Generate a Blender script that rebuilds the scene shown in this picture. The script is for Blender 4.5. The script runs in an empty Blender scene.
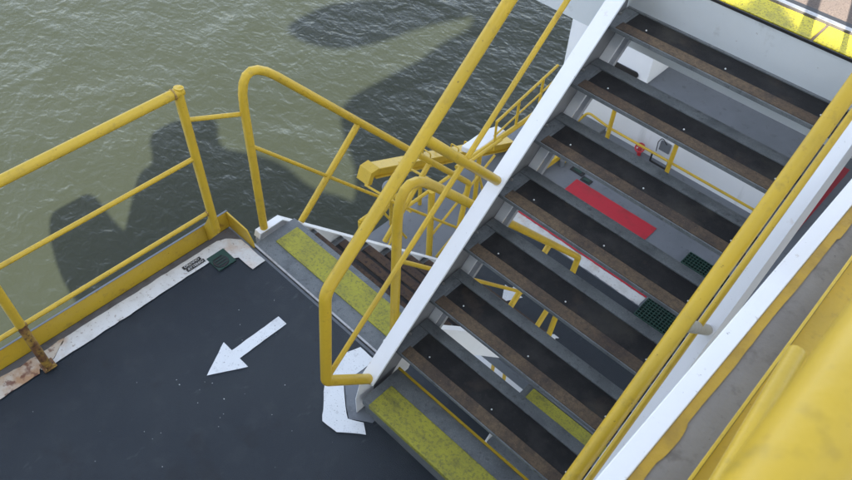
import bpy, bmesh, math, random
from mathutils import Vector, Matrix, noise
R = math.radians
scene = bpy.context.scene
C = scene.collection
random.seed(7)

# ---------------------------------------------------------------- camera
cam_d = bpy.data.cameras.new('camera'); cam = bpy.data.objects.new('camera', cam_d); C.objects.link(cam)
right = Vector((0.71769277, 0.69578368, 0.02832218))
down = Vector((0.53736868, -0.52750507, -0.65800707))
fwd = Vector((-0.44289049, 0.48746637, -0.75247893))
fwd.normalize(); right = (right - fwd*right.dot(fwd)).normalized(); up = right.cross(fwd)
M = Matrix((right, up, -fwd)).transposed().to_4x4()
M.translation = Vector((0, 0, 3.3)); cam.matrix_world = M
cam_d.sensor_width = 36; cam_d.lens = 36*738.7/852
cam_d.clip_start = 0.02; cam_d.clip_end = 6000
cam_d.dof.use_dof = True; cam_d.dof.focus_distance = 3.4; cam_d.dof.aperture_fstop = 6.5
scene.camera = cam

# ---------------------------------------------------------------- light
SD = Vector((-.42, .60, -.75)).normalized()          # the way sunlight travels
w = bpy.data.worlds.new('World'); scene.world = w; w.use_nodes = True
nt = w.node_tree; bg = nt.nodes['Background']
sky = nt.nodes.new('ShaderNodeTexSky'); sky.sky_type = 'NISHITA'; sky.sun_disc = False
sky.sun_elevation = math.asin(-SD.z); sky.sun_rotation = math.atan2(-SD.x, -SD.y)
sky.dust_density = 2.2; sky.air_density = 1.0; sky.ozone_density = 1.0
hs = nt.nodes.new('ShaderNodeHueSaturation'); hs.inputs['Saturation'].default_value = .60
nt.links.new(sky.outputs[0], hs.inputs['Color']); nt.links.new(hs.outputs[0], bg.inputs['Color'])
bg.inputs['Strength'].default_value = 0.15
sd = bpy.data.lights.new('sun', 'SUN'); sd.energy = 5.0; sd.angle = R(.55); sd.color = (1, .95, .87)
sun = bpy.data.objects.new('sun', sd); C.objects.link(sun)
sun.rotation_euler = SD.to_track_quat('-Z', 'Y').to_euler()
vs = scene.view_settings
vs.view_transform = 'Standard'; vs.look = 'None'; vs.gamma = 1; vs.use_curve_mapping = False
vs.exposure = 2.0
scene.render.engine = 'CYCLES'

# ---------------------------------------------------------------- materials
def mat(name, base, rough=.5, metal=0., layers=(), bump=None, spec=.5, coat=0):
    """layers: (noise scale, lo, hi, colour, strength[, stretch]); bump: (scale, strength, distance)"""
    m = bpy.data.materials.new(name); m.use_nodes = True
    t = m.node_tree; N = t.nodes; L = t.links; b = N['Principled BSDF']
    b.inputs['Roughness'].default_value = rough; b.inputs['Metallic'].default_value = metal
    b.inputs['Specular IOR Level'].default_value = spec
    if coat: b.inputs['Coat Weight'].default_value = coat
    tc = N.new('ShaderNodeNewGeometry')
    col = None
    rgb = N.new('ShaderNodeRGB'); rgb.outputs[0].default_value = (*base, 1); col = rgb.outputs[0]
    for i, ly in enumerate(layers):
        sc, lo, hi, c, st = ly[:5]
        src = tc.outputs['Position']
        mp = N.new('ShaderNodeMapping'); L.new(src, mp.inputs[0])
        mp.inputs['Location'].default_value = (i*3.7, i*1.9, i*5.1)
        if len(ly) > 5: mp.inputs['Scale'].default_value = ly[5]
        n = N.new('ShaderNodeTexNoise'); n.inputs['Scale'].default_value = sc
        n.inputs['Detail'].default_value = 8; n.inputs['Roughness'].default_value = .62
        L.new(mp.outputs[0], n.inputs['Vector'])
        r = N.new('ShaderNodeMapRange'); r.inputs['From Min'].default_value = lo; r.inputs['From Max'].default_value = hi
        r.inputs['To Max'].default_value = st; L.new(n.outputs['Fac'], r.inputs['Value'])
        mx = N.new('ShaderNodeMix'); mx.data_type = 'RGBA'
        L.new(r.outputs[0], mx.inputs['Factor']); L.new(col, mx.inputs[6]); mx.inputs[7].default_value = (*c, 1)
        col = mx.outputs[2]
    L.new(col, b.inputs['Base Color'])
    if bump:
        n = N.new('ShaderNodeTexNoise'); n.inputs['Scale'].default_value = bump[0]; n.inputs['Detail'].default_value = 6
        L.new(tc.outputs['Position'], n.inputs['Vector'])
        bp = N.new('ShaderNodeBump'); bp.inputs['Strength'].default_value = bump[1]; bp.inputs['Distance'].default_value = bump[2]
        L.new(n.outputs['Fac'], bp.inputs['Height']); L.new(bp.outputs[0], b.inputs['Normal'])
    return m
YEL = mat('yellow_paint', (.58, .385, .032), .33, layers=[(3, .42, .7, (.48, .33, .04), .8), (22, .56, .72, (.30, .21, .04), .55), (1.1, .55, .72, (.44, .29, .035), .5), (9, .64, .72, (.22, .10, .03), .6),
     (60, .66, .7, (.10, .05, .025), .7)], bump=(55, .3, .004), spec=.35)
GRIME = mat('grimy_weld_yellow', (.34, .22, .04), .6, layers=[(40, .45, .6, (.16, .07, .03), .8)])
YMARG = mat('orange_yellow_margin', (.46, .285, .015), .5, layers=[(8, .45, .7, (.26, .16, .02), .8)], bump=(40, .6, .006))
YELOLD = mat('rusting_yellow_paint', (.40, .25, .04), .6, layers=[(12, .4, .55, (.14, .06, .03), .9), (40, .5, .6, (.06, .025, .015), .8)], bump=(70, .5, .004))
YDECK = mat('worn_yellow_deck_paint', (.36, .34, .035), .75, layers=[(7, .40, .66, (.25, .24, .04), .8), (75, .50, .62, (.12, .12, .045), .6),
     (11, .55, .70, (.07, .07, .04), .55, (.5, 1.6, 1))], bump=(230, .8, .004))
YBRIGHT = mat('yellow_nosing_paint', (.50, .42, .015), .6, layers=[(120, .52, .60, (.10, .09, .02), .7), (5, .52, .62, (.20, .18, .03), .6), (9, .6, .7, (.3, .26, .05), .6)], bump=(200, .6, .003))
WHITE = mat('white_paint', (.79, .80, .81), .38, layers=[(2.5, .45, .75, (.70, .71, .71), .6), (30, .66, .74, (.42, .36, .30), .6), (7, .66, .73, (.50, .36, .24), .5), (80, .68, .72, (.15, .12, .1), .6)], bump=(30, .12, .004))
WHITEW = mat('white_bulkhead_paint', (.80, .82, .84), .5, layers=[(1.3, .45, .7, (.72, .75, .78), .7), (9, .68, .74, (.45, .35, .27), .6), (5, .62, .72, (.5, .52, .5), .5, (1, 1, .12))], bump=(12, .15, .01))
WDECK = mat('worn_white_line_paint', (.62, .62, .60), .7, layers=[(9, .45, .65, (.5, .49, .46), .8), (45, .60, .66, (.24, .19, .15), .7), (3.2, .56, .66, (.48, .33, .22), .6), (90, .66, .7, (.05, .05, .055), .8)], bump=(180, .4, .003))
WRUST = mat('rust_stained_white_paint', (.52, .46, .38), .75, layers=[(6, .42, .58, (.36, .19, .08), .85), (20, .52, .62, (.14, .05, .03), .85)], bump=(120, .5, .004))
ARROW = mat('white_arrow_paint', (.70, .72, .73), .6, layers=[(25, .6, .68, (.5, .51, .52), .6), (5, .52, .7, (.50, .51, .52), .7), (120, .62, .66, (.10, .11, .12), .8), (70, .66, .69, (.06, .07, .08), .8)], bump=(200, .3, .002))
DARK = mat('dark_deck_paint', (.0115, .0180, .0260), .55, layers=[(1.6, .4, .7, (.020, .027, .034), .9), (7, .52, .75, (.036, .042, .048), .55), (3.3, .58, .66, (.008, .011, .015), .6), (16, .64, .70, (.06, .065, .07), .5, (1, .35, 1)),
     (26, .62, .72, (.012, .015, .02), .7), (75, .735, .75, (.40, .40, .40), .8), (190, .66, .72, (.05, .055, .06), .6)], bump=(210, 1, .004), spec=.4)
GREYD = mat('grey_deck_paint', (.165, .18, .20), .6, layers=[(2, .4, .7, (.12, .135, .15), .8), (14, .58, .7, (.08, .085, .09), .6), (60, .66, .72, (.3, .3, .3), .5)], bump=(150, .4, .004))
GUTTER = mat('gutter_grey_paint', (.11, .11, .12), .6, layers=[(9, .5, .65, (.07, .065, .065), .8), (25, .62, .7, (.13, .06, .03), .7)], bump=(90, .4, .004))
PLATE = mat('worn_walkway_grey', (.23, .215, .195), .65, layers=[(3, .4, .65, (.17, .155, .14), .8), (18, .55, .7, (.10, .085, .07), .6), (55, .67, .72, (.03, .025, .02), .9)], bump=(90, .35, .004))
TREAD = mat('grey_tread_paint', (.135, .150, .155), .6, layers=[(190, .52, .62, (.22, .235, .24), .6), (8, .45, .65, (.08, .09, .095), .8), (45, .56, .66, (.05, .052, .055), .6), (70, .64, .7, (.26, .26, .25), .5), (2.2, .5, .62, (.15, .16, .165), .6)], bump=(140, .45, .003))
GRIP = mat('black_grip_tape', (.015, .015, .0155), .8, layers=[(9, .45, .7, (.035, .034, .033), .9), (120, .6, .7, (.05, .05, .05), .6), (2.5, .54, .64, (.05, .047, .04), .7), (5, .58, .66, (.07, .05, .035), .35)], bump=(600, 1, .002), spec=.3)
BROWN = mat('rust_brown_nosing', (.085, .062, .046), .8, layers=[(14, .38, .75, (.125, .080, .044), .6, (1, 3, 3)), (1.6, .42, .58, (.175, .125, .075), .75), (2.9, .5, .6, (.05, .04, .038), .7), (60, .40, .75, (.045, .038, .035), .8), (170, .5, .7, (.04, .035, .03), .5), (130, .6, .68, (.26, .18, .11), .5)], bump=(300, .8, .003), spec=.25)
BROWN2 = mat('dark_worn_nosing', (.075, .05, .038), .8, layers=[(10, .45, .6, (.10, .06, .035), .8), (40, .5, .62, (.035, .03, .028), .75)], bump=(300, .8, .003), spec=.25)
STEEL = mat('bare_steel', (.45, .44, .42), .35, .8, layers=[(30, .5, .7, (.25, .22, .2), .7)])
BEIGE = mat('sleeve_primer', (.42, .40, .33), .5, layers=[(30, .5, .7, (.3, .28, .22), .7)])
STUD = mat('pale_stud', (.7, .7, .68), .4)
RED = mat('red_deck_paint', (.46, .014, .03), .6, layers=[(6, .5, .7, (.30, .018, .026), .8), (45, .66, .7, (.12, .02, .02), .7)], bump=(150, .4, .003))
REDV = mat('red_valve_paint', (.42, .02, .03), .4)
GREEN = mat('green_grating', (.012, .05, .036), .6, layers=[(20, .5, .7, (.02, .035, .03), .7)])
BLACK = mat('black_paint', (.012, .012, .013), .5)
TAN = mat('tan_deck_coating', (.13, .098, .078), .85, layers=[(6, .4, .7, (.10, .078, .066), .8), (140, .45, .65, (.06, .045, .038), .7), (240, .6, .68, (.22, .19, .16), .5)], bump=(400, .8, .003))
FASC = mat('grey_white_fascia_paint', (.62, .65, .66), .5, layers=[(1.5, .4, .7, (.54, .57, .58), .8), (8, .6, .72, (.33, .33, .31), .5), (60, .68, .72, (.25, .2, .15), .6)], bump=(30, .2, .004))
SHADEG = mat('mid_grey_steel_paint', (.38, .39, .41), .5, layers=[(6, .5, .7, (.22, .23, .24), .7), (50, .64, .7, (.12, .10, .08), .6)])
WEBSHADE = mat('painted_web_shade', (.20, .205, .215), .6, layers=[(6, .5, .7, (.13, .13, .135), .7)])  # grey that paints in the shade on the white stringer web
HULL = mat('hull_paint', (.25, .27, .29), .5, layers=[(.6, .4, .7, (.18, .19, .2), .7)])

def water_mat():
    """turbid water: a flat diffuse body under a rippled Fresnel surface"""
    m = bpy.data.materials.new('sea_water'); m.use_nodes = True
    t = m.node_tree; N = t.nodes; L = t.links; N.remove(N['Principled BSDF']); out = N['Material Output']
    g = N.new('ShaderNodeNewGeometry')
    n = N.new('ShaderNodeTexNoise'); n.inputs['Scale'].default_value = .09; n.inputs['Detail'].default_value = 4
    L.new(g.outputs['Position'], n.inputs['Vector'])
    mx = N.new('ShaderNodeMix'); mx.data_type = 'RGBA'
    mx.inputs[6].default_value = (.0200, .0240, .0150, 1); mx.inputs[7].default_value = (.0250, .0285, .0170, 1)
    L.new(n.outputs['Fac'], mx.inputs['Factor'])
    prev = None
    for sc, stretch, st, dist, rz in ((.14, (1, 1.5, 1), 1, .4, .3), (1.0, (1, 1.45, 1), 1, .095, 2.2), (2.3, (1, 1.5, 1), 1, .044, 2.5), (5.0, (1, 1.3, 1), 1, .012, 2.0)):
        mp = N.new('ShaderNodeMapping'); mp.inputs['Scale'].default_value = stretch; mp.inputs['Rotation'].default_value = (0, 0, rz)
        L.new(g.outputs['Position'], mp.inputs[0])
        k = N.new('ShaderNodeTexNoise'); k.inputs['Scale'].default_value = sc; k.inputs['Detail'].default_value = 2
        k.inputs['Distortion'].default_value = .8
        L.new(mp.outputs[0], k.inputs['Vector'])
        bp = N.new('ShaderNodeBump'); bp.inputs['Strength'].default_value = st; bp.inputs['Distance'].default_value = dist
        L.new(k.outputs['Fac'], bp.inputs['Height'])
        if prev: L.new(prev.outputs[0], bp.inputs['Normal'])
        prev = bp
    d = N.new('ShaderNodeBsdfDiffuse'); L.new(mx.outputs[2], d.inputs['Color'])
    gl = N.new('ShaderNodeBsdfGlossy'); gl.inputs['Roughness'].default_value = .11; L.new(prev.outputs[0], gl.inputs['Normal'])
    fr = N.new('ShaderNodeFresnel'); fr.inputs['IOR'].default_value = 1.37; L.new(prev.outputs[0], fr.inputs['Normal'])
    ms = N.new('ShaderNodeMixShader'); L.new(fr.outputs[0], ms.inputs[0]); L.new(d.outputs[0], ms.inputs[1]); L.new(gl.outputs[0], ms.inputs[2])
    L.new(ms.outputs[0], out.inputs['Surface'])
    return m
WATER = water_mat()

# ---------------------------------------------------------------- helpers
def link(name, bm, m, parent=None, smooth=True, bevel=0):
    me = bpy.data.meshes.new(name)
    bmesh.ops.recalc_face_normals(bm, faces=bm.faces[:])
    if smooth:
        for fc in bm.faces: fc.smooth = True
        for e in bm.edges:
            if len(e.link_faces) == 2 and e.calc_face_angle(0) > R(32): e.smooth = False
    bm.to_mesh(me); bm.free(); me.materials.append(m)
    o = bpy.data.objects.new(name, me); C.objects.link(o)
    if parent: o.parent = parent
    if bevel:
        md = o.modifiers.new('bevel', 'BEVEL'); md.width = bevel; md.segments = 2; md.limit_method = 'ANGLE'; md.angle_limit = R(50)
    return o
def woff(p):
    v = Vector()
    while p: v = v+p.location; p = p.parent
    return v
def empty(name, loc, label, cat, group=None):
    o = bpy.data.objects.new(name, None); C.objects.link(o); o.location = loc; o.empty_display_size = .1
    tag(o, label, cat, group); return o
def tag(o, label, cat, group=None):
    o['label'] = label; o['category'] = cat
    if group: o['group'] = group
    return o
def struct(o): o['kind'] = 'structure'; return o
def P(p, parent): return Vector(p) - (woff(parent))
def box(bm, lo, hi):
    vs_ = [bm.verts.new((x, y, z)) for x in (lo[0], hi[0]) for y in (lo[1], hi[1]) for z in (lo[2], hi[2])]
    for f in ((0, 1, 3, 2), (4, 6, 7, 5), (0, 4, 5, 1), (2, 3, 7, 6), (0, 2, 6, 4), (1, 5, 7, 3)):
        bm.faces.new([vs_[i] for i in f])
def boxo(name, lo, hi, m, parent=None, bevel=0):
    bm = bmesh.new(); off = woff(parent)
    box(bm, Vector(lo)-off, Vector(hi)-off); return link(name, bm, m, parent, bevel=bevel)
def prism(name, pts, vec, m, parent=None, bevel=0):
    """extrude a planar polygon by vec"""
    bm = bmesh.new(); off = woff(parent); vec = Vector(vec)
    a = [bm.verts.new(Vector(p)-off) for p in pts]; b = [bm.verts.new(Vector(p)-off+vec) for p in pts]
    bm.faces.new(a); bm.faces.new(b[::-1]); n = len(pts)
    for i in range(n): bm.faces.new((a[i], a[(i+1) % n], b[(i+1) % n], b[i]))
    return link(name, bm, m, parent, bevel=bevel)
def fillet(path, r, n=7):
    path = [Vector(p) for p in path]; out = [path[0]]
    for i in range(1, len(path)-1):
        a, b, c = path[i-1], path[i], path[i+1]
        u = (a-b); v = (c-b); ri = r[i-1] if isinstance(r, (list, tuple)) else r
        ang = u.angle(v); d = min(ri/math.tan(ang/2), u.length*.48, v.length*.48)
        p0 = b+u.normalized()*d; p1 = b+v.normalized()*d
        for k in range(n+1):
            t = k/n; out.append(p0*(1-t)**2+b*2*t*(1-t)+p1*t*t)
    out.append(path[-1]); return out
def sweep(bm, pts, rad, seg=16, cap=True):
    pts = [Vector(p) for p in pts]; rings = []
    T = [(pts[min(i+1, len(pts)-1)]-pts[max(i-1, 0)]).normalized() for i in range(len(pts))]
    nrm = T[0].orthogonal().normalized()
    for i, p in enumerate(pts):
        if i: nrm = (nrm - T[i]*nrm.dot(T[i])).normalized()
        bn = T[i].cross(nrm)
        rings.append([bm.verts.new(p+(nrm*math.cos(a)+bn*math.sin(a))*rad) for a in (2*math.pi*k/seg for k in range(seg))])
    for i in range(len(rings)-1):
        for k in range(seg):
            bm.faces.new((rings[i][k], rings[i][(k+1) % seg], rings[i+1][(k+1) % seg], rings[i+1][k]))
    if cap: bm.faces.new(rings[0][::-1]); bm.faces.new(rings[-1])
def tube(name, path, rad, m, parent=None, bend=0, seg=16, welds=()):
    bm = bmesh.new(); off = woff(parent)
    path = [Vector(p)-off for p in path]
    if bend: path = fillet(path, bend)
    sweep(bm, path, rad, seg)
    return link(name, bm, m, parent)
def weld(name, p, d, rad, m, parent):
    """a lumpy weld bead round a pipe of radius rad at p, axis d"""
    bm = bmesh.new(); off = woff(parent); d = Vector(d).normalized(); p = Vector(p)-off
    a = d.orthogonal().normalized(); b = d.cross(a); S = 22; Q = 6; rings = []
    for i in range(S):
        t = 2*math.pi*i/S; o = a*math.cos(t)+b*math.sin(t); rr = .0045*(1+.35*random.uniform(-1, 1))
        rings.append([bm.verts.new(p+o*(rad+math.cos(2*math.pi*j/Q)*rr)+d*math.sin(2*math.pi*j/Q)*rr*1.3) for j in range(Q)])
    for i in range(S):
        for j in range(Q): bm.faces.new((rings[i][j], rings[(i+1) % S][j], rings[(i+1) % S][(j+1) % Q], rings[i][(j+1) % Q]))
    return link(name, bm, m, parent)
def sheet(name, pts, z, m, jag=0, step=.03, closed_edges=None, parent=None):
    """a thin painted sheet on a deck, its edge slightly uneven"""
    out = []
    n = len(pts)
    for i in range(n):
        a = Vector((*pts[i], 0)); b = Vector((*pts[(i+1) % n], 0)); k = max(1, int((b-a).length/step)); nn = (b-a).normalized(); nn = Vector((-nn.y, nn.x, 0))
        for j in range(k):
            p = a+(b-a)*j/k
            if jag and j: p += nn*noise.noise(Vector((p.x*23, p.y*23, z*7+1.3)))*jag + nn*noise.noise(Vector((p.x*70, p.y*70, z)))*jag*.4
            out.append(p)
    bm = bmesh.new(); vs_ = [bm.verts.new((p.x, p.y, z)) for p in out]
    f = bm.faces.new(vs_); f.normal_update()
    if f.normal.z < 0: f.normal_flip()
    bmesh.ops.triangulate(bm, faces=[f], ngon_method='EAR_CLIP')
    me = bpy.data.meshes.new(name); bm.to_mesh(me); bm.free(); me.materials.append(m)
    o = bpy.data.objects.new(name, me); C.objects.link(o)
    if parent: o.parent = parent
    return o

# ================================================================ SETTING
bm = bmesh.new(); S = 1500
vs_ = [bm.verts.new(p) for p in ((-S, -S, -16), (S, -S, -16), (S, S, -16), (-S, S, -16))]; bm.faces.new(vs_)
struct(link('water', bm, WATER))

LEFT = -2.838; EDGE = 1.366
# landing the stairs start from
struct(boxo('landing_deck', (LEFT-.03, -3.4, -.16), (-.05, EDGE, 0), DARK))
struct(boxo('landing_edge_beam', (LEFT-.03, EDGE, -.2), (-.05, EDGE+.02, -.012), GREYD))
struct(sheet('gutter', [(LEFT+.004, -3.2), (LEFT+.004, 1.366), (-2.70, 1.366), (-2.79, 1.28), (-2.79, -3.2)], .004, GUTTER))
struct(sheet('white_margin_line', [(-2.79, .30), (-2.79, 1.25), (-2.77, 1.30), (-2.70, 1.362), (-2.475, 1.362), (-2.474, 1.273), (-2.60, 1.268), (-2.615, 1.244), (-2.69, 1.244), (-2.688, 1.13), (-2.678, .13), (-2.70, .12), (-2.71, .2)], .008, WDECK, .005))
struct(sheet('rusty_margin_line', [(-2.79, -3.2), (-2.79, .296), (-2.712, .196), (-2.702, .116), (-2.678, .105), (-2.672, -3.2)], .008, WRUST, .012))
struct(sheet('white_corner_line', [(-1.66, 1.352), (-1.70, 1.24), (-1.64, 1.09), (-1.478, .935), (-1.385, .945), (-1.275, 1.035), (-1.33, 1.07), (-1.40, 1.03), (-1.455, 1.065), (-1.565, 1.15), (-1.545, 1.33), (-1.55, 1.352)], .008, ARROW, .004))
struct(sheet('grey_pad', [(-1.543, 1.352), (-1.562, 1.153), (-1.452, 1.068), (-1.398, 1.034), (-1.30, 1.10), (-1.30, 1.352)], .0045, GREYD, .003))

# arrow on the landing
def arrow(x, ytip, z, label, sc=1):
    a = .105*sc; h = .178*sc; L = .484*sc; s = .034*sc
    return tag(sheet('painted_arrow', [(x, ytip), (x+a, ytip+h), (x+s, ytip+h), (x+s, ytip+L), (x-s, ytip+L), (x-s, ytip+h), (x-a, ytip+h)], z, ARROW, .002), label, 'arrow', 'white direction arrows painted on the decks')
arrow(-2.083, .689, .004, 'white painted arrow lying in full view on the dark upper landing beside the railing')

bm = bmesh.new(); rf = random.Random(5)
for i in range(34):
    cx_, cy_ = (-2.03+rf.gauss(0, .09), .62+rf.gauss(0, .05)) if i < 9 else (rf.uniform(-2.6, -1.3), rf.uniform(-.1, 1.3)); q_ = rf.uniform(.0012, .0035) if i < 9 else rf.uniform(.0008, .0022)
    bm.faces.new([bm.verts.new((cx_+q_*rf.uniform(.6, 1.5)*math.cos(a_), cy_+q_*rf.uniform(.6, 1.5)*math.sin(a_), .0035)) for a_ in (0, 1.2, 2.5, 3.8, 5.1)])
struct(link('white_paint_flecks', bm, WDECK, None, False))
# drain in the corner
dr = empty('deck_drain', (-2.655, 1.187, .006), 'small dark green square drain set in the white corner paint of the landing', 'drain')
bm = bmesh.new(); box(bm, (-.062, -.058, 0), (.062, .058, .005)); link('frame', bm, GREEN, dr)
bm = bmesh.new()
bmesh.ops.create_cone(bm, cap_ends=True, segments=28, radius1=.045, radius2=.043, depth=.004, matrix=Matrix.Translation((.012, -.01, .007))); link('cover', bm, BLACK, dr)
for k in range(4):
    bm = bmesh.new(); box(bm, (-.028+.02*k, -.04, .009), (-.022+.02*k, .02, .0115)); link('bar', bm, GREEN, dr)
# stencilled label
sg = empty('deck_stencil', (-2.742, 1.055, .0125), 'small black stencilled two line text on the white edge line near the drain', 'stencil text')
for row, (txt, dx) in enumerate((('DRENNO', -.018), ('ATTERBO', .010))):
    bm = bmesh.new(); box(bm, (dx, -.062+.008*row, -.001), (dx+.024, .055+.008*row, .0005)); link('text_block', bm, BLACK, sg)
    cu = bpy.data.curves.new('t', 'FONT'); cu.body = txt; cu.size = .023; cu.align_x = 'CENTER'; cu.align_y = 'CENTER'; cu.extrude = .0003
    to = bpy.data.objects.new('t', cu); dg = bpy.context.evaluated_depsgraph_get(); C.objects.link(to)
    dg = bpy.context.evaluated_depsgraph_get(); me = bpy.data.meshes.new_from_object(to.evaluated_get(dg))
    bpy.data.objects.remove(to); me.materials.clear(); me.materials.append(WDECK)
    lt = bpy.data.objects.new('lettering', me); C.objects.link(lt); lt.parent = sg
    lt.rotation_euler = (0, 0, R(90)); lt.location = (dx+.012, -.003+.008*row, .001)

# ---- guard rail round the landing
gr = empty('guard_rail', (-2.70, 1.22, 0), 'yellow two-bar guard rail with toe board along the outer edge of the dark landing', 'railing')
XR = -2.70
tube('top_rail', [(XR, -3.2, 1.15), (XR, 1.25, 1.15)], .0245, YEL, gr)
tube('middle_rail', [(XR, -3.2, .745), (XR, 1.21, .745)], .0125, YEL, gr, seg=12)
tube('lower_rail', [(XR, -3.2, .352), (XR, 1.21, .352)], .0125, YEL, gr, seg=12)
tube('post', [(XR, 1.235, 1.172), (XR, 1.225, 1.12), (XR, 1.225, .20)], .0235, YEL, gr)
prism('post_foot', [(XR-.024, 1.222, .30), (XR+.024, 1.222, .30), (XR+.024, 1.222, .19), (LEFT+.01, 1.222, .004), (LEFT+.0005, 1.222, .127)], (0, .012, 0), YEL, gr, .002)
tube('post', [(XR, .155, 1.15), (XR, .155, .36)], .0225, YEL, gr)
tube('post', [(XR, .155, .365), (XR+.012, .155, .14), (XR+.016, .155, .012)], .0215, YELOLD, gr)
prism('foot_plate', [(XR-.02, .125, .010), (XR+.045, .125, .010), (XR+.045, .19, .010), (XR-.02, .19, .010)], (0, 0, .009), YELOLD, gr, .002)
tube('post', [(XR, -1.1, 1.15), (XR, -1.1, .01)], .0225, YEL, gr)
weld('weld_bead', (XR, 1.223, .745), (0, 1, 0), .0125, GRIME, gr); weld('weld_bead', (XR, 1.2, .352), (0, 1, 0), .0125, GRIME, gr)
for yy_, zz_ in ((.155, .745), (.155, .352)): weld('weld_bead', (XR, yy_+.02, zz_), (0, 1, 0), .0125, GRIME, gr)
weld('weld_bead', (XR, 1.20, 1.15), (0, 1, 0), .0245, GRIME, gr)
for by in (.138, .178):
    bm = bmesh.new(); bmesh.ops.create_cone(bm, cap_ends=True, segments=6, radius1=.007, radius2=.007, depth=.008, matrix=Matrix.Translation(Vector((XR+.036, by, .023))-gr.location)); link('bolt', bm, YELOLD, gr)
# short bar that ties the rail to the stair post
tube('tie_bar', [(XR, 1.225, .985), (-2.67, 1.53, .87)], .0125, YEL, gr, seg=12)
# toe boards
boxo('toe_board', (LEFT-.010, -3.3, .0), (LEFT, 1.385, .127), YEL, gr, .002)
prism('toe_board', [(LEFT, 1.375, 0), (-2.60, 1.375, 0), (-2.60, 1.375, .045), (-2.645, 1.375, .12), (LEFT, 1.375, .127)], (0, .010, 0), YEL, gr, .002)
boxo('toe_board_edge', (LEFT-.0105, -3.3, .1275), (LEFT+.0005, 1.3855, .131), GREYD, gr)

# ================================================================ MAIN STAIR (up)
G, H = .2174, .1952; Y7, Z7 = 1.3227, .3385; SL = H/G
XL, XRt = -1.37, -.312
st = empty('staircase', (-.82, 1.10, 0), 'white steel staircase climbing from the landing with black grip treads and rust brown nosings', 'staircase')
ca = math.cos(math.atan(SL)); sa = math.sin(math.atan(SL))
def sp(s, n, x):   # along slope from tread 7 nosing, normal offset
    return Vector((x, Y7+s*ca-n*sa, Z7+s*sa+n*ca))
def s_of_y(y, n): return (y-Y7+n*sa)/ca
TOPN, BOTN = .095, -.188
def main_stringer(xo, sg):
    """xo: outer face, sg: +1 when the flanges point to +x"""
    def yz(y, n): v = sp(s_of_y(y, n), n, 0); return v.y, v.z
    def strip(name, xa, xb, n0, n1, y0, y1, mm, parent):
        pts = [(y0, n0), (y1, n0), (y1, n1), (y0, n1)]
        return prism(name, [(xa, *yz(y, n)) for y, n in pts], (xb-xa, 0, 0), mm, parent, .0012)
    # web with its end cut upright on the landing
    t0 = yz(1.135, TOPN); e = [(xo, 1.085, .006), (xo, 1.085, t0[1]-.16), (xo, t0[0], t0[1]), (xo, *yz(2.815, TOPN)), (xo, *yz(2.815, BOTN)), (xo, *yz(1.60, BOTN)), (xo, yz(1.60, BOTN)[0]-.16, .006)]
    wb = prism('stringer', e, (sg*.004, 0, 0), WHITE, st)
    strip('web_shade_strip', xo+sg*.0045, xo+sg*.0065, BOTN+.01, TOPN-.014, 1.20, 2.81, WEBSHADE, wb)  # shaded inner face of the web, painted as a grey strip
    strip('top_flange', xo-sg*.0005, xo+sg*.075, TOPN-.012, TOPN+.0015, 1.135, 2.815, WHITE, wb)
    strip('bottom_flange', xo+sg*.0045, xo+sg*.052, BOTN-.004, BOTN+.008, 1.42, 2.815, WHITE, wb)
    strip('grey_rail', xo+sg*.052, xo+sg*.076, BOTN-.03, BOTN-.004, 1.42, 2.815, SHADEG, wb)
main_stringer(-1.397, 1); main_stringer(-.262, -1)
DEP = .238
def tread(parent, x0, x1, y, z, kind='grip', brown=BROWN):
    t_off = parent.location
    bm = bmesh.new(); o = -t_off
    def b(lo, hi): box(bm, Vector(lo)+o, Vector(hi)+o)
    b((x0-.015, y+.002, z-.019), (x1+.015, y+DEP, z-.004))                       # pan
    b((x0-.015, y, z-.0195), (x1+.015, y+.006, z-.001))                            # front lip
    b((x0-.015, y+DEP-.058, z-.004), (x1+.015, y+DEP, z+.004))                   # rear flange
    b((x0-.015, y+.006, z-.004), (x0+.038, y+DEP-.058, z+.0005)); b((x1-.038, y+.006, z-.004), (x1+.015, y+DEP-.058, z+.0005))
    t = link('tread', bm, TREAD, parent, bevel=.0012)
    g0, g1 = x0+.052, x1-.052
    if kind == 'grip':
        n = bmesh.new(); box(n, Vector((g0-.012, y+.0062, z-.004))+o, Vector((g1+.012, y+.065, z+.0022))+o); link('nosing', n, brown, t, bevel=.0015)
        n = bmesh.new(); box(n, Vector((g0, y+.0655, z-.004))+o, Vector((g1, y+DEP-.060, z-.0008))+o); link('grip_strip', n, GRIP, t)
        for fx in (.1, .5, .93):
            n = bmesh.new(); bmesh.ops.create_uvsphere(n, u_segments=8, v_segments=5, radius=.0042, matrix=Matrix.Translation(Vector((g0+(g1-g0)*fx, y+.085, z))+o)); link('stud', n, STUD, t)
    for bx in (x0-.006, x1+.006):
        n = bmesh.new(); bmesh.ops.create_cone(n, cap_ends=True, segments=6, radius1=.008, radius2=.008, depth=.01, matrix=Matrix.Translation(Vector((bx, y+.11, z+.003))+o)); link('bolt', n, STEEL, t)
    return t
for k in range(7):
    tread(st, XL-.002, XRt+.002, Y7+G*k, Z7+H*k)
# bottom step, yellow topped, with its riser
yb, zb = Y7-G, Z7-H
t8 = boxo('tread', (XL-.002, yb, zb-.05), (XRt+.002, yb+DEP, zb-.003), TREAD, st, .002)
n = bmesh.new(); box(n, Vector((XL+.045, yb-.002, zb-.03))-st.location, Vector((XRt-.04, yb+.150, zb+.002))-st.location); link('yellow_strip', n, YDECK, t8, bevel=.004)
boxo('riser', (XL+.002, yb+.012, .002), (XRt-.002, yb+.020, zb-.05), TREAD, st)
boxo('rear_lip', (XL-.0, yb+DEP+.0005, zb-.03), (XRt, yb+DEP+.011, zb+.004), YEL, t8)

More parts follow.
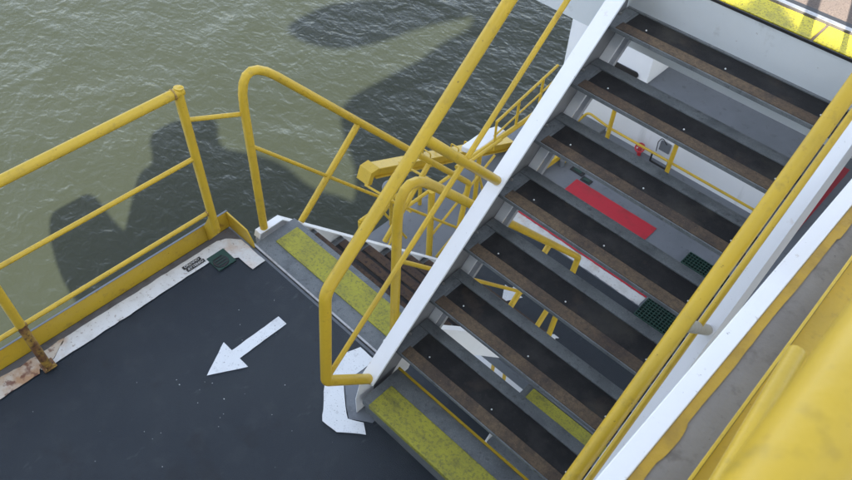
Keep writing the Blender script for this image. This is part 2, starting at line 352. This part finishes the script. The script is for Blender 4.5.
def main_rail(x, xs):
    off = Vector((0, -sa, ca))
    a = Vector((x, .954, 1.135)); up_ = Vector((0, ca, sa))
    endp = a+up_*3.2
    hr = tube('handrail', [endp, a, Vector((x, .905, .575)), Vector((xs, 1.155, .285))], .024, YEL, st, bend=[.11, .055])
    # mid rod
    q0 = Vector((x+.004*0, .925, .60)); tube('middle_rod', [q0, q0+Vector((0, 1, .918))*2.6], .0115, YEL, st, seg=12)
    for yy, mm in ((1.947 if x < -1 else 1.922, YEL if x < -1 else BEIGE), (2.73, YEL)):
        base = sp(s_of_y(yy, TOPN), TOPN, xs); top = base+off*.742; top.x = x
        tube('rail_post', [base, top], .0215, mm, st)
        weld('weld_bead', base+off*.004, off, .0215, WHITE, st)
    weld('weld_bead', Vector((xs, 1.155, .285)), (0, -.65, .76), .024, GRIME, st)
main_rail(-1.352, -1.358)
main_rail(-.282, -.292)
# rubber stop and bare scuffs on the left handrail
bm = bmesh.new(); bmesh.ops.create_uvsphere(bm, u_segments=16, v_segments=10, radius=.026, matrix=Matrix.Translation(Vector((-1.375, 1.30, 1.425))-st.location)@Matrix.Diagonal((.8, 1, 1, 1)))
link('rubber_stop', bm, GREYD, st)
def scuff(y, length, ang, wid, seed):
    """a flake of missing paint lying on the pipe surface"""
    bm = bmesh.new(); d = Vector((0, ca, sa)); c = Vector((-1.352, y, 1.135+(y-.954)*SL)); e1 = Vector((1, 0, 0)); e2 = d.cross(e1); n = 14; prev = None
    for i in range(n+1):
        t = i/n; w_ = wid*(math.sin(math.pi*t)**.6)*(.7+.6*noise.noise(Vector((seed, t*7, 0)))); a0 = ang+.5*noise.noise(Vector((seed+4, t*5, 0)))
        ring = [bm.verts.new(c+d*length*(t-.5)+(e1*math.cos(a0+q*w_)+e2*math.sin(a0+q*w_))*.0245-st.location) for q in (-1, -.33, .33, 1)]
        if prev:
            for j in range(3): bm.faces.new((prev[j], prev[j+1], ring[j+1], ring[j]))
        prev = ring
    link('paint_scuff', bm, GREYD, st)
scuff(1.13, .13, 2.2, .22, 1.1); scuff(1.05, .05, 2.0, .16, 2.7); scuff(1.62, .04, 2.4, .15, 6.1)

# ================================================================ LOWER STAIR (down)
LG, LH = .2155, .2365; LX0, LX1 = -2.66, -1.55
ls = empty('staircase', (-2.1, 1.37, 0), 'steep staircase going down from the landing, mossy yellow strip at its top', 'staircase')
lsl = LH/LG; lca = math.cos(math.atan(lsl)); lsa = math.sin(math.atan(lsl))
boxo('top_plate', (LX0+.03, EDGE+.024, -.05), (LX1, 1.70, -.006), TREAD, ls, .002)
boxo('threshold_strip', (LX0+.03, EDGE+.0225, -.05), (LX1, EDGE+.034, .004), STEEL, ls)
n = bmesh.new(); box(n, Vector((LX0+.105, 1.50, -.006))-ls.location, Vector((LX1-.01, 1.662, .0015))-ls.location); link('yellow_strip', n, YDECK, ls, bevel=.001)
def lstr(name, x):
    a = [(x, 1.44, -.02), (x, 1.455, .035), (x, 1.62, .035), (x, 3.45, .035-1.83*1.115), (x, 3.45, -2.095), (x, 3.16, -2.095), (x, 1.62, -.19), (x, 1.44, -.19)]
    prism(name, a, (.008, 0, 0), WHITE, ls)
    # top flange
    f = [(x-.012, 1.44, .0), (x-.012, 1.455, .037), (x-.012, 1.62, .037), (x-.012, 3.45, .037-1.83*1.115), (x-.012, 3.45, .029-1.83*1.115), (x-.012, 1.618, .029), (x-.012, 1.459, .029), (x-.012, 1.446, .0)]
    prism('flange', f, (.05, 0, 0), WHITE, ls)
lstr('stringer', LX0-.012); lstr('stringer', LX1-.03)
for k in range(1, 9):
    z = -LH*k; y = 1.662-DEP*.22+LG*(k-1)
    bm = bmesh.new(); o = -ls.location
    def b(lo, hi): box(bm, Vector(lo)+o, Vector(hi)+o)
    b((LX0+.004, y, z-.032), (LX1-.034, y+DEP, z-.004)); b((LX0+.004, y, z-.004), (LX1-.034, y+.05, z+.003))
    t = link('tread', bm, TREAD, ls, bevel=.0012)
    n = bmesh.new(); box(n, Vector((LX0+.05, y+DEP-.066, z-.004))+o, Vector((LX1-.08, y+DEP-.002, z+.002))+o); link('nosing', n, BROWN2, t)
    n = bmesh.new(); box(n, Vector((LX0+.05, y+.052, z-.004))+o, Vector((LX1-.08, y+DEP-.068, z-.001))+o); link('grip_strip', n, GRIP, t)
    for fx in (.1, .9):
        n = bmesh.new(); bmesh.ops.create_uvsphere(n, u_segments=8, v_segments=5, radius=.0042, matrix=Matrix.Translation(Vector((LX0+.05+fx*.95, y+.1, z))+o)); link('stud', n, STUD, t)
def low_rail(x):
    s = 1.13; y1 = 1.50
    a = Vector((x, y1, .0)); zt = 1.14
    p = [a, (x, y1+.02, 1.06), (x, y1+.20, 1.09), (x, 3.43, -.905), (x, 3.43, -1.35), (x, 3.22, -1.55)]
    tube('handrail', [(x, y1, .02), (x, y1+.035, 1.235), (x, 3.42, -.91), (x, 3.37, -1.20), (x, 3.24, -2.08)], .0235, YEL, ls, bend=[.125, .06, .05], seg=18)
    tube('middle_rod', [(x, y1+.03, .655), (x, 3.40, .655-(3.40-y1-.03)*1.135)], .0115, YEL, ls, seg=12)
    for (yb_, zb_), (yt, zt_) in (((1.765, -.11), (2.268, .375)), ((2.47, -.87), (2.94, -.36))):
        tube('rail_post', [(x, yb_, zb_), (x, yt, zt_)], .0205, YEL, ls)
low_rail(-2.66); low_rail(-1.56)
tube('rail_post', [(-1.56, 2.95, -1.53), (-1.56, 3.25, -1.17)], .0205, YEL, ls)

# ================================================================ UPPER DECK
UZ = 1.705; FY = 2.82
struct(boxo('upper_deck', (-1.95, FY+.012, 1.34), (6, 14, UZ-.004), TAN))
fa = struct(boxo('deck_fascia', (-1.95, FY, 1.322), (6, FY+.011, UZ-.0105), FASC, None, .002))
struct(sheet('deck_top_coating', [(-1.94, 3.055), (6, 3.055), (6, 13.9), (-1.94, 13.9)], UZ+.001, TAN))
ns = empty('deck_nosing', (-.9, FY, UZ), 'bright yellow deck nosing with a steel strip at the head of the stairs', 'deck nosing')
boxo('dark_lip', (-1.95, FY-.004, UZ-.010), (-.19, FY+.004, UZ+.002), BLACK, ns)
boxo('yellow_plate', (-1.95, FY+.007, UZ-.003), (-.615, FY+.150, UZ+.005), YBRIGHT, ns, .001)
boxo('yellow_plate', (-.602, FY+.007, UZ-.003), (-.19, FY+.150, UZ+.005), YBRIGHT, ns, .001)
boxo('steel_strip', (-1.95, FY+.168, UZ-.003), (-.19, FY+.194, UZ+.008), STEEL, ns, .001)
boxo('seam', (-1.95, FY+.195, UZ-.003), (-.19, FY+.232, UZ+.003), BLACK, ns)

# ================================================================ WALKWAY BESIDE THE STAIR
struct(boxo('walkway_deck', (-.165, -3.4, UZ-.20), (3, FY-.02, UZ), PLATE))
cm = bmesh.new(); box(cm, (-.172, -3.4, UZ-.16), (-.122, FY-.02, UZ+.010)); o_ = tag(link('walkway_edge_beam', cm, WHITE, None, bevel=.003), 'bright white edge beam of the walkway running close beside the right handrail', 'edge beam')
def ragged(name, xa, xb, z, m, seed, amp):
    bm = bmesh.new(); prev = None
    y = -.5
    while y < 2.8:
        e = xb+amp*noise.noise(Vector((seed, y*3.2, 0)))+amp*.30*noise.noise(Vector((seed, y*16, 3)))+amp*.10*noise.noise(Vector((seed, y*70, 5)))
        if .93 < y < 1.06: e += .008*math.sin((y-.93)/.13*math.pi)**.5
        if 1.9 < y < 2.8: e += .006
        a = bm.verts.new((xa, y, z)); b = bm.verts.new((e, y, z))
        if prev: bm.faces.new((prev[0], prev[1], b, a))
        prev = (a, b); y += .008
    return link(name, bm, m)
struct(ragged('ragged_yellow_margin', -.121, -.096, UZ+.004, YMARG, 2.2, .006))
wr = empty('walkway_railing', (.02, 1.2, UZ), 'yellow walkway railing with toe plate closest to the camera at the bottom right', 'railing')
prism('toe_plate', [(-.045, 2.3, UZ), (-.012, .2, UZ), (-.004, .2, UZ), (-.037, 2.3, UZ)], (0, 0, .10), YEL, wr, .002)
prism('edge_plate', [(-.036, 2.3, UZ+.001), (-.003, .2, UZ+.001), (.5, .2, UZ+.001), (.5, 2.3, UZ+.001)], (0, 0, .012), YEL, wr)
tube('lower_rail', [(-.002, 1.235, 1.93), (.037, .72, 1.96), (.06, .1, 1.99), (.06, -2, 1.99)], .021, YEL, wr)
tube('top_rail', [(.045, -2, 2.80), (.045, 1.9, 2.80)], .037, YEL, wr, seg=28)
tube('post', [(.075, -.9, 1.71), (.075, -.9, 2.80)], .024, YEL, wr)

# ================================================================ LOWER DECK
LZ = -2.1
struct(boxo('lower_deck', (-3.62, 2.97, LZ-.15), (5, 12, LZ), GREYD))
struct(sheet('dark_walkway_paint', [(-2.9, 2.99), (4, 2.99), (4, 4.30), (-2.9, 4.30)], LZ+.004, DARK, .004))
struct(sheet('white_cross_line', [(-2.9, 4.31), (-1.27, 4.31), (-1.27, 4.425), (-2.9, 4.425)], LZ+.004, WDECK, .008))
struct(sheet('red_cross_line', [(-2.82, 4.43), (-1.27, 4.43), (-1.27, 4.53), (-2.82, 4.53)], LZ+.004, RED, .003))
arrow(-2.175, 3.445, LZ+.008, 'white painted arrow on the lower deck glimpsed between the stair treads')
tag(sheet('red_mat', [(-2.655, 5.01), (-1.67, 5.01), (-1.67, 5.245), (-2.655, 5.245)], LZ+.006, RED, .003), 'long bright red rectangle on the grey lower deck seen through the stairs', 'mat', 'red patches on the lower deck')
tag(sheet('red_mat', [(-.80, 5.9), (-.655, 5.9), (-.655, 7.5), (-.80, 7.5)], LZ+.006, RED, .003), 'dark red strip on the lower deck seen in the gap beside the right stringer', 'mat', 'red patches on the lower deck')
def grating(x0, x1, y0, y1, label):
    e = empty('deck_grating', ((x0+x1)/2, (y0+y1)/2, LZ), label, 'grating', 'green gratings on the lower deck')
    boxo('pan', (x0, y0, LZ+.001), (x1, y1, LZ+.006), BLACK, e)
    bm = bmesh.new(); o = -e.location; n = int((x1-x0)/.03)
    for i in range(n+1):
        x = x0+(x1-x0)*i/n; box(bm, Vector((x-.004, y0, LZ+.006))+o, Vector((x+.004, y1, LZ+.022))+o)
    n = int((y1-y0)/.03)
    for i in range(n+1):
        y = y0+(y1-y0)*i/n; box(bm, Vector((x0, y-.004, LZ+.007))+o, Vector((x1, y+.004, LZ+.0235))+o)
    link('bars', bm, GREEN, e)
grating(-1.265, -.80, 5.03, 5.20, 'green grating higher up behind the right handrail on the grey lower deck')
grating(-1.245, -.80, 4.19, 4.44, 'green grating at the end of the white line on the lower deck')
for (x, y, s, lb) in ((-2.72, 5.36, .08, 'small square black deck socket near the corner of the red mat'), (-2.57, 5.30, .06, 'smaller black deck socket touching the top edge of the red mat')):
    e = empty('deck_socket', (x, y, LZ), lb, 'deck fitting', 'deck sockets')
    boxo('cover', (x-s, y-s*.6, LZ+.002), (x+s, y+s*.6, LZ+.012), BLACK, e, .003)
    boxo('recess', (x-s*.6, y-s*.35, LZ+.0125), (x+s*.6, y+s*.35, LZ+.016), GREEN, e)
# next flight down, yellow strip at its head
ds = empty('staircase', (-.9, 2.95, LZ), 'lowest staircase, its yellow top strip visible beneath the upper treads', 'staircase')
boxo('top_plate', (-1.47, 2.68, LZ-.04), (-.2, 2.965, LZ-.004), TREAD, ds)
boxo('threshold_strip', (-1.47, 2.76, LZ-.003), (-.2, 2.775, LZ+.008), STEEL, ds)
boxo('yellow_strip', (-1.41, 2.79, LZ-.003), (-.25, 2.96, LZ+.004), YDECK, ds)
for k in range(1, 9):
    z = LZ-LH*k; y = 2.68-LG*k
    t = boxo('tread', (-1.44, y-.03, z-.03), (-.25, y+DEP-.03, z-.004), TREAD, ds)
    n = bmesh.new(); box(n, Vector((-1.40, y+.04, z-.004))-ds.location, Vector((-.3, y+DEP-.09, z))-ds.location); link('grip_strip', n, GRIP, t)
for x in (-1.475, -.215):
    prism('stringer', [(x, 2.75, LZ), (x, 2.75, LZ-.2), (x, .85, LZ-2.28), (x, .85, LZ-2.08)], (.01, 0, 0), WHITE, ds)
# two short yellow posts of its rail


# bulkhead behind the lower deck
YW = 6.12
bk = empty('bulkhead', (-2, YW, LZ), 'white steel bulkhead behind the lower deck with a grey ledge on top', 'bulkhead')
boxo('front_wall', (-3.6, YW, LZ), (-1.08, YW+.05, -1.33), WHITEW, bk)
boxo('ledge', (-2.6, YW-.01, -1.33), (-1.02, 11, -1.30), GREYD, bk)
boxo('end_face', (-1.13, YW+.051, LZ), (-1.08, 11, -1.331), GREYD, bk)
boxo('tall_block', (-3.6, YW, -1.329), (-2.601, 11, 1.3), WHITEW, bk)
boxo('side_wall', (-3.6, YW+.051, LZ-1.5), (-3.55, 11, -1.331), WHITEW, bk)
boxo('kick_plate', (-3.55, YW-.14, LZ+.001), (-2.9, YW-.001, LZ+.05), TREAD, bk)
# black rounded slot in the tall block
bm = bmesh.new(); pts = []
cx0, cx1, cz, r = -2.98, -2.74, -1.27+.02, .035
for a in range(0, 181, 20): pts.append((cx1+r*math.sin(R(a)), cz+r*math.cos(R(a))))
for a in range(180, 361, 20): pts.append((cx0+r*math.sin(R(a)), cz+r*math.cos(R(a))))
prism('slot_rim', [(x, YW-.02, z) for x, z in pts], (0, .019, 0), BLACK, bk)
# low rail before it
lr = empty('low_railing', (-2, 5.9, LZ), 'low yellow railing in front of the white bulkhead, seen between two treads', 'railing')
tube('lower_rod', [(-3.17, 5.9, -2.02), (-3.05, 5.9, -1.80), (-2.76, 5.9, -1.845), (-1.0, 5.9, -1.845)], .014, YEL, lr, bend=[.08, .1])
tube('top_rail', [(-2.9, 5.9, -1.40), (-1.0, 5.9, -1.40)], .02, YEL, lr)
for x in (-2.755, -2.0): tube('post', [(x, 5.9, LZ), (x, 5.9, -1.40)], .024, YEL, lr)
# hydrant valve
hv = empty('fire_valve', (-2.37, 6.02, LZ), 'small red hand wheel valve against the white bulkhead', 'valve')
tube('stem', [(-2.41, 6.05, -2.1), (-2.41, 6.03, -2.0)], .022, REDV, hv)
bm = bmesh.new(); ring = [Vector((-2.41+0.048*math.cos(2*math.pi*i/24), 6.02, -1.98+0.048*math.sin(2*math.pi*i/24)))-hv.location for i in range(25)]
rot = Matrix.Rotation(R(-50), 4, 'X'); cc = Vector((-2.41, 6.02, -1.98))-hv.location
ring = [rot@(v-cc)+cc for v in ring]; sweep(bm, ring, .010, 8, False); link('hand_wheel', bm, REDV, hv)
for i in range(3):
    a = R(60*i); v = Vector((0.048*math.cos(a), 0, 0.048*math.sin(a))); v = rot@v
    bm = bmesh.new(); sweep(bm, [cc-v, cc+v], .006, 8); link('spoke', bm, REDV, hv)
# framed bracket next to it
tag(tube('conduit', [(-3.4, YW-.03, -1.55), (-1.15, YW-.03, -1.55)], .012, WHITEW), 'thin white conduit running along the white bulkhead', 'pipe')
fb = empty('wall_bracket', (-2.15, 6.05, -1.85), 'small black framed bracket and grey cable clip beside the red valve', 'bracket')
for a, b_ in (((-2.27, -2.09), (-2.07, -2.09)), ((-2.27, -1.98), (-2.07, -1.98)), ((-2.27, -2.09), (-2.27, -1.98)), ((-2.07, -2.09), (-2.07, -1.98))):
    tube('frame_bar', [(a[0], 6.05, a[1]), (b_[0], 6.05, b_[1])], .011, BLACK, fb, seg=8)
boxo('clip_plate', (-2.24, 6.10, -1.94), (-2.12, 6.118, -1.82), GREYD, fb)
tube('cable', [(-2.25, 6.08, -1.96), (-2.26, 6.08, -1.84), (-2.23, 6.08, -1.76), (-2.16, 6.08, -1.82)], .005, BLACK, fb, bend=.03, seg=8)
# yellow post & fairlead at the deck's left
yp = empty('mooring_post', (-3.22, 5.85, LZ), 'yellow upright post at the left end of the white bulkhead', 'post')
tube('post', [(-3.24, 5.88, LZ), (-3.24, 5.88, -1.45)], .034, YEL, yp)
ch = empty('yellow_chock', (-2.97, 5.2, LZ), 'yellow angled steel bar with lug on the grey deck beside the red mat', 'deck fitting')
prism('bar', [(-3.02, 4.9, LZ+.06), (-2.95, 4.9, LZ+.06), (-2.93, 5.36, LZ+.06), (-3.0, 5.36, LZ+.06)], (0, 0, .07), YEL, ch, .004)
boxo('lug', (-3.03, 5.34, LZ), (-2.89, 5.46, LZ+.15), YEL, ch, .012)
tube('foot', [(-2.90, 5.30, LZ), (-2.90, 5.30, LZ+.08)], .03, GREYD, ch)
cr = empty('cable_reel', (-3.17, 5.15, LZ), 'yellow rimmed reel with dark core standing on the deck behind the stringer', 'reel')
bm = bmesh.new(); c0 = Vector((0, 0, .12))
rg = [c0+Vector((.0, .10*math.cos(2*math.pi*i/24), .10*math.sin(2*math.pi*i/24))) for i in range(25)]; sweep(bm, rg, .016, 8, False); link('rim', bm, YEL, cr)
bm = bmesh.new(); bmesh.ops.create_cone(bm, cap_ends=True, segments=20, radius1=.05, radius2=.05, depth=.06, matrix=Matrix.Translation(c0)@Matrix.Rotation(R(90), 4, 'Y')); link('core', bm, BLACK, cr)

# ---- gangway frames outboard of the lower flight
gw = empty('gangway_rails', (-3.3, 3.6, LZ), 'yellow pipe frames with diagonal braces round the grey gangway platform below', 'gangway railing')
def lat(x, ys, z0, z1, r=.015):
    tube('top_rail', [(x, ys[0], z1), (x, ys[-1], z1)], .02, YEL, gw)
    for i, y in enumerate(ys):
        tube('post', [(x, y, z0), (x, y, z1)], .02, YEL, gw)
        if i: tube('brace', [(x, ys[i-1], z0+.05 if i % 2 else z1-.05), (x, y, z1-.05 if i % 2 else z0+.05)], .011, YEL, gw, seg=10)
lat(-3.56, [3.0, 3.4, 3.8], LZ, -1.75)
tube('post', [(-2.99, 3.34, LZ), (-2.99, 3.34, -1.18)], .03, YEL, gw)
tube('brace', [(-2.95, 3.40, LZ+.02), (-2.86, 4.05, -1.55)], .014, YEL, gw, seg=10)
tube('brace', [(-2.98, 3.36, -1.75), (-3.0, 4.2, -1.32)], .012, YEL, gw, seg=10)
tube('brace', [(-3.0, 3.95, -1.30), (-2.93, 4.1, -1.95)], .012, YEL, gw, seg=10)
tube('top_rail', [(-3.02, 3.0, -1.20), (-3.02, 4.3, -1.20)], .016, YEL, gw, seg=10)
tube('brace', [(-3.3, 3.05, LZ), (-3.35, 3.5, -1.40)], .012, YEL, gw, seg=10)
tube('brace', [(-3.45, 3.1, -1.5), (-3.3, 3.35, LZ+.05)], .012, YEL, gw, seg=10)
for k in range(2): tube('rung', [(-3.58, 3.1+.42*k, -1.36), (-3.02, 3.12+.42*k, -1.30)], .011, YEL, gw, seg=10)
# davit beam
db = empty('davit_beam', (-3.6, 3.2, -1.25), 'pale yellow box beam with hooked end lying beyond the lower stair over the water', 'beam')
d0 = Vector((-3.62, 3.22, -1.24)); d1 = Vector((-3.50, 5.15, -2.02)); dv = (d1-d0)
def beam(name, a, b, w, h, m, par):
    a = Vector(a); b = Vector(b); d = (b-a).normalized(); s = d.cross(Vector((0, 0, 1))).normalized(); u = s.cross(d)
    prism(name, [a-s*w/2-u*h/2, a+s*w/2-u*h/2, a+s*w/2+u*h/2, a-s*w/2+u*h/2], b-a, m, par, .003)
beam('top_flange', d0, d1, .12, .012, YEL, db)
beam('web', d0-Vector((0, 0, .055)), d1-Vector((0, 0, .055)), .06, .09, YEL, db)
beam('bottom_flange', d0-Vector((0, 0, .105)), d1-Vector((0, 0, .105)), .12, .012, YEL, db)
prism('hook_plate', [d0+Vector((-.075, .03, .012)), d0+Vector((-.075, -.07, .012)), d0+Vector((-.075, -.12, -.11)), d0+Vector((-.075, -.07, -.13)), d0+Vector((-.075, -.03, -.03)), d0+Vector((-.075, .03, -.02))], (.15, 0, 0), YEL, db, .003)
for k in range(6):
    q = d0+dv*(.35+.1*k); bm = bmesh.new(); sweep(bm, fillet([q-db.location+Vector((-.05, 0, .008)), q-db.location+Vector((-.05, 0, .06)), q-db.location+Vector((.05, 0, .06)), q-db.location+Vector((.05, 0, .008))], .02), .007, 8); link('lug', bm, YEL, db)
# white box
wb = prism('life_raft_box', [(-3.375, 4.16, -1.42), (-3.25, 4.19, -1.42), (-3.22, 4.25, -1.42), (-3.226, 4.64, -1.42), (-3.33, 4.64, -1.42), (-3.376, 4.50, -1.42)], (0, 0, -.07), WHITE, None, .01)
tag(wb, 'small white angular box lid between the yellow beam and rails', 'box')
# outboard tube & far rails
of = empty('outer_railing', (-3.6, 5, LZ), 'far yellow guard rail along the outer edge of the lower deck against the sea', 'railing')
tube('kerb_tube', [(-3.20, 3.9, -1.42), (-3.17, 4.9, -1.40), (-3.2, 5.8, -1.40)], .026, YEL, of)
tube('post', [(-3.19, 4.22, LZ), (-3.19, 4.22, -1.42)], .024, YEL, of)
tube('post', [(-3.19, 5.2, LZ), (-3.19, 5.2, -1.42)], .024, YEL, of)
tube('top_rail', [(-3.14, 4.36, -1.10), (-3.27, 5.45, -1.08)], .014, YEL, of)
tube('middle_rail', [(-3.15, 4.36, -1.28), (-3.27, 5.45, -1.26)], .010, YEL, of)
tube('end_post', [(-3.14, 4.36, -1.09), (-3.14, 4.36, -1.45)], .012, YEL, of)
tube('post', [(-3.19, 4.75, -1.09), (-3.19, 4.75, -1.45)], .014, YEL, of)
tube('post', [(-3.25, 5.2, -1.09), (-3.25, 5.2, -1.45)], .014, YEL, of)

# ---- lowest level
QZ = -4.25
struct(boxo('bottom_deck', (-3.6, .2, QZ-.15), (5, 7, QZ), DARK))
struct(boxo('white_plating', (-3.6, 3.98, QZ), (-2.98, 4.5, QZ+.02), WHITEW))
struct(boxo('white_plating', (-3.6, 3.80, QZ), (-3.0, 3.93, QZ+.10), WHITEW))
struct(boxo('white_plating', (-2.88, 3.60, QZ), (-1.75, 4.45, QZ+.02), WHITEW))
for i, (x, m_) in enumerate(((-2.62, YEL), (-2.37, YEL), (-2.08, YEL), (-1.93, YEL))):
    t_ = boxo('deck_bollard', (x-.028, 3.42, QZ+.001), (x+.028, 3.60, QZ+.16), m_, None, .01)
    tag(t_, 'short yellow upright on the lowest deck glimpsed under the bottom tread', 'bollard', 'short yellow uprights far below')
for x, lb_ in ((-2.22, 'small white block far below, left of the two seen under the bottom tread'), (-1.80, 'small white block far below, right of the two seen under the bottom tread')):
    tag(boxo('white_block', (x-.07, 3.42, QZ+.001), (x+.06, 3.56, QZ+.12), WHITEW, None, .008), lb_, 'block', 'white blocks far below')
pr = empty('lowest_railing', (-2.3, 4.0, QZ), 'yellow rail posts over white plating far below the stairs', 'railing')
for x in (-3.1, -2.42, -2.25): tube('post', [(x, 3.9, QZ), (x, 3.9, QZ+.5)], .022, YEL, pr)
tube('rail', [(-3.3, 3.9, QZ+.5), (-2.2, 3.9, QZ+.5)], .02, YEL, pr)
for (x, lb, m) in ((-1.25, 'white', WHITE), (-.95, 'steel', STEEL)):
    pass
# hull
struct(boxo('hull', (-3.55, -30, -18), (14, 40, QZ-.2), HULL))

# ================================================================ UNSEEN SUPERSTRUCTURE BEHIND THE CAMERA (slab outlines shaped to cast the shadows)
sup = bmesh.new()
def slab(poly, y0, y1):
    a = [sup.verts.new((x, y0, z)) for x, z in poly]; b = [sup.verts.new((x, y1, z)) for x, z in poly]; n = len(poly)
    sup.faces.new(a); sup.faces.new(b[::-1])
    for i in range(n): sup.faces.new((a[i], a[(i+1) % n], b[(i+1) % n], b[i]))
def soft(p, n=2):
    for _ in range(n):
        q = []
        for i in range(len(p)):
            (x0, z0), (x1, z1) = p[i], p[(i+1) % len(p)]; q += [(x0*.75+x1*.25, z0*.75+z1*.25), (x0*.25+x1*.75, z0*.25+z1*.75)]
        p = q
    return p
slab([(-4.3, -16), (-3.5, 1.5), (-3.25, 3.2), (-3.3, 4.6), (-3.7, 5.6), (-4.6, 6.6), (-5.1, 7.4), (-5.25, 8.2), (-4.95, 9.2), (-4.3, 10.3), (-3.1, 12.3), (-2.3, 13.6), (-1.2, 16), (-.2, 17.6), (.2, 18.6), (.4, 28), (3.3, 28),
      (3.3, 9.66), (3.58, 9.66), (3.62, 9.86), (3.76, 9.86), (3.80, 9.68), (14, 9.68), (14, -16)], -4.1, -3.5)
box(sup, (1.0, -9, -16), (14, -4.101, 9.3))
slab([(3.31, 11.9), (14, 11.9), (14, 28), (3.31, 28)], -4.2, -3.5)
slab(soft([(-12.4, -3.6), (-13.2, -1.6), (-12.6, -.9), (-13.9, .2), (-12.6, 1.6), (-11.4, 2.6), (-10.6, 1.2), (-9.4, 1.9), (-7.4, 2.8), (-5.6, 2.6), (-4.0, 3.4), (-2.9, 3.4), (-2.9, -16), (-8, -16)]), -4.2, -3.6)
slab(soft([(-15.6, -5.6), (-15.1, -4.5), (-13.2, -4.9), (-10.4, -4.5), (-10.4, -6.8), (-13.0, -7.0)]), -4.6, -3.6)
slab(soft([(-9.6, 11.0), (-6.7, 11.7), (-4.1, 14.2), (-2.1, 17.2), (1.4, 20.9), (1.2, 24), (-3, 18.8), (-4.9, 16.7), (-6.0, 15.9), (-9.0, 13.1)]), -4.8, -3.6)
box(sup, (1.6, -3.45, UZ+.01), (3.2, 2.6, 4.6))
struct(link('superstructure_blocker', sup, WHITEW, None, False))
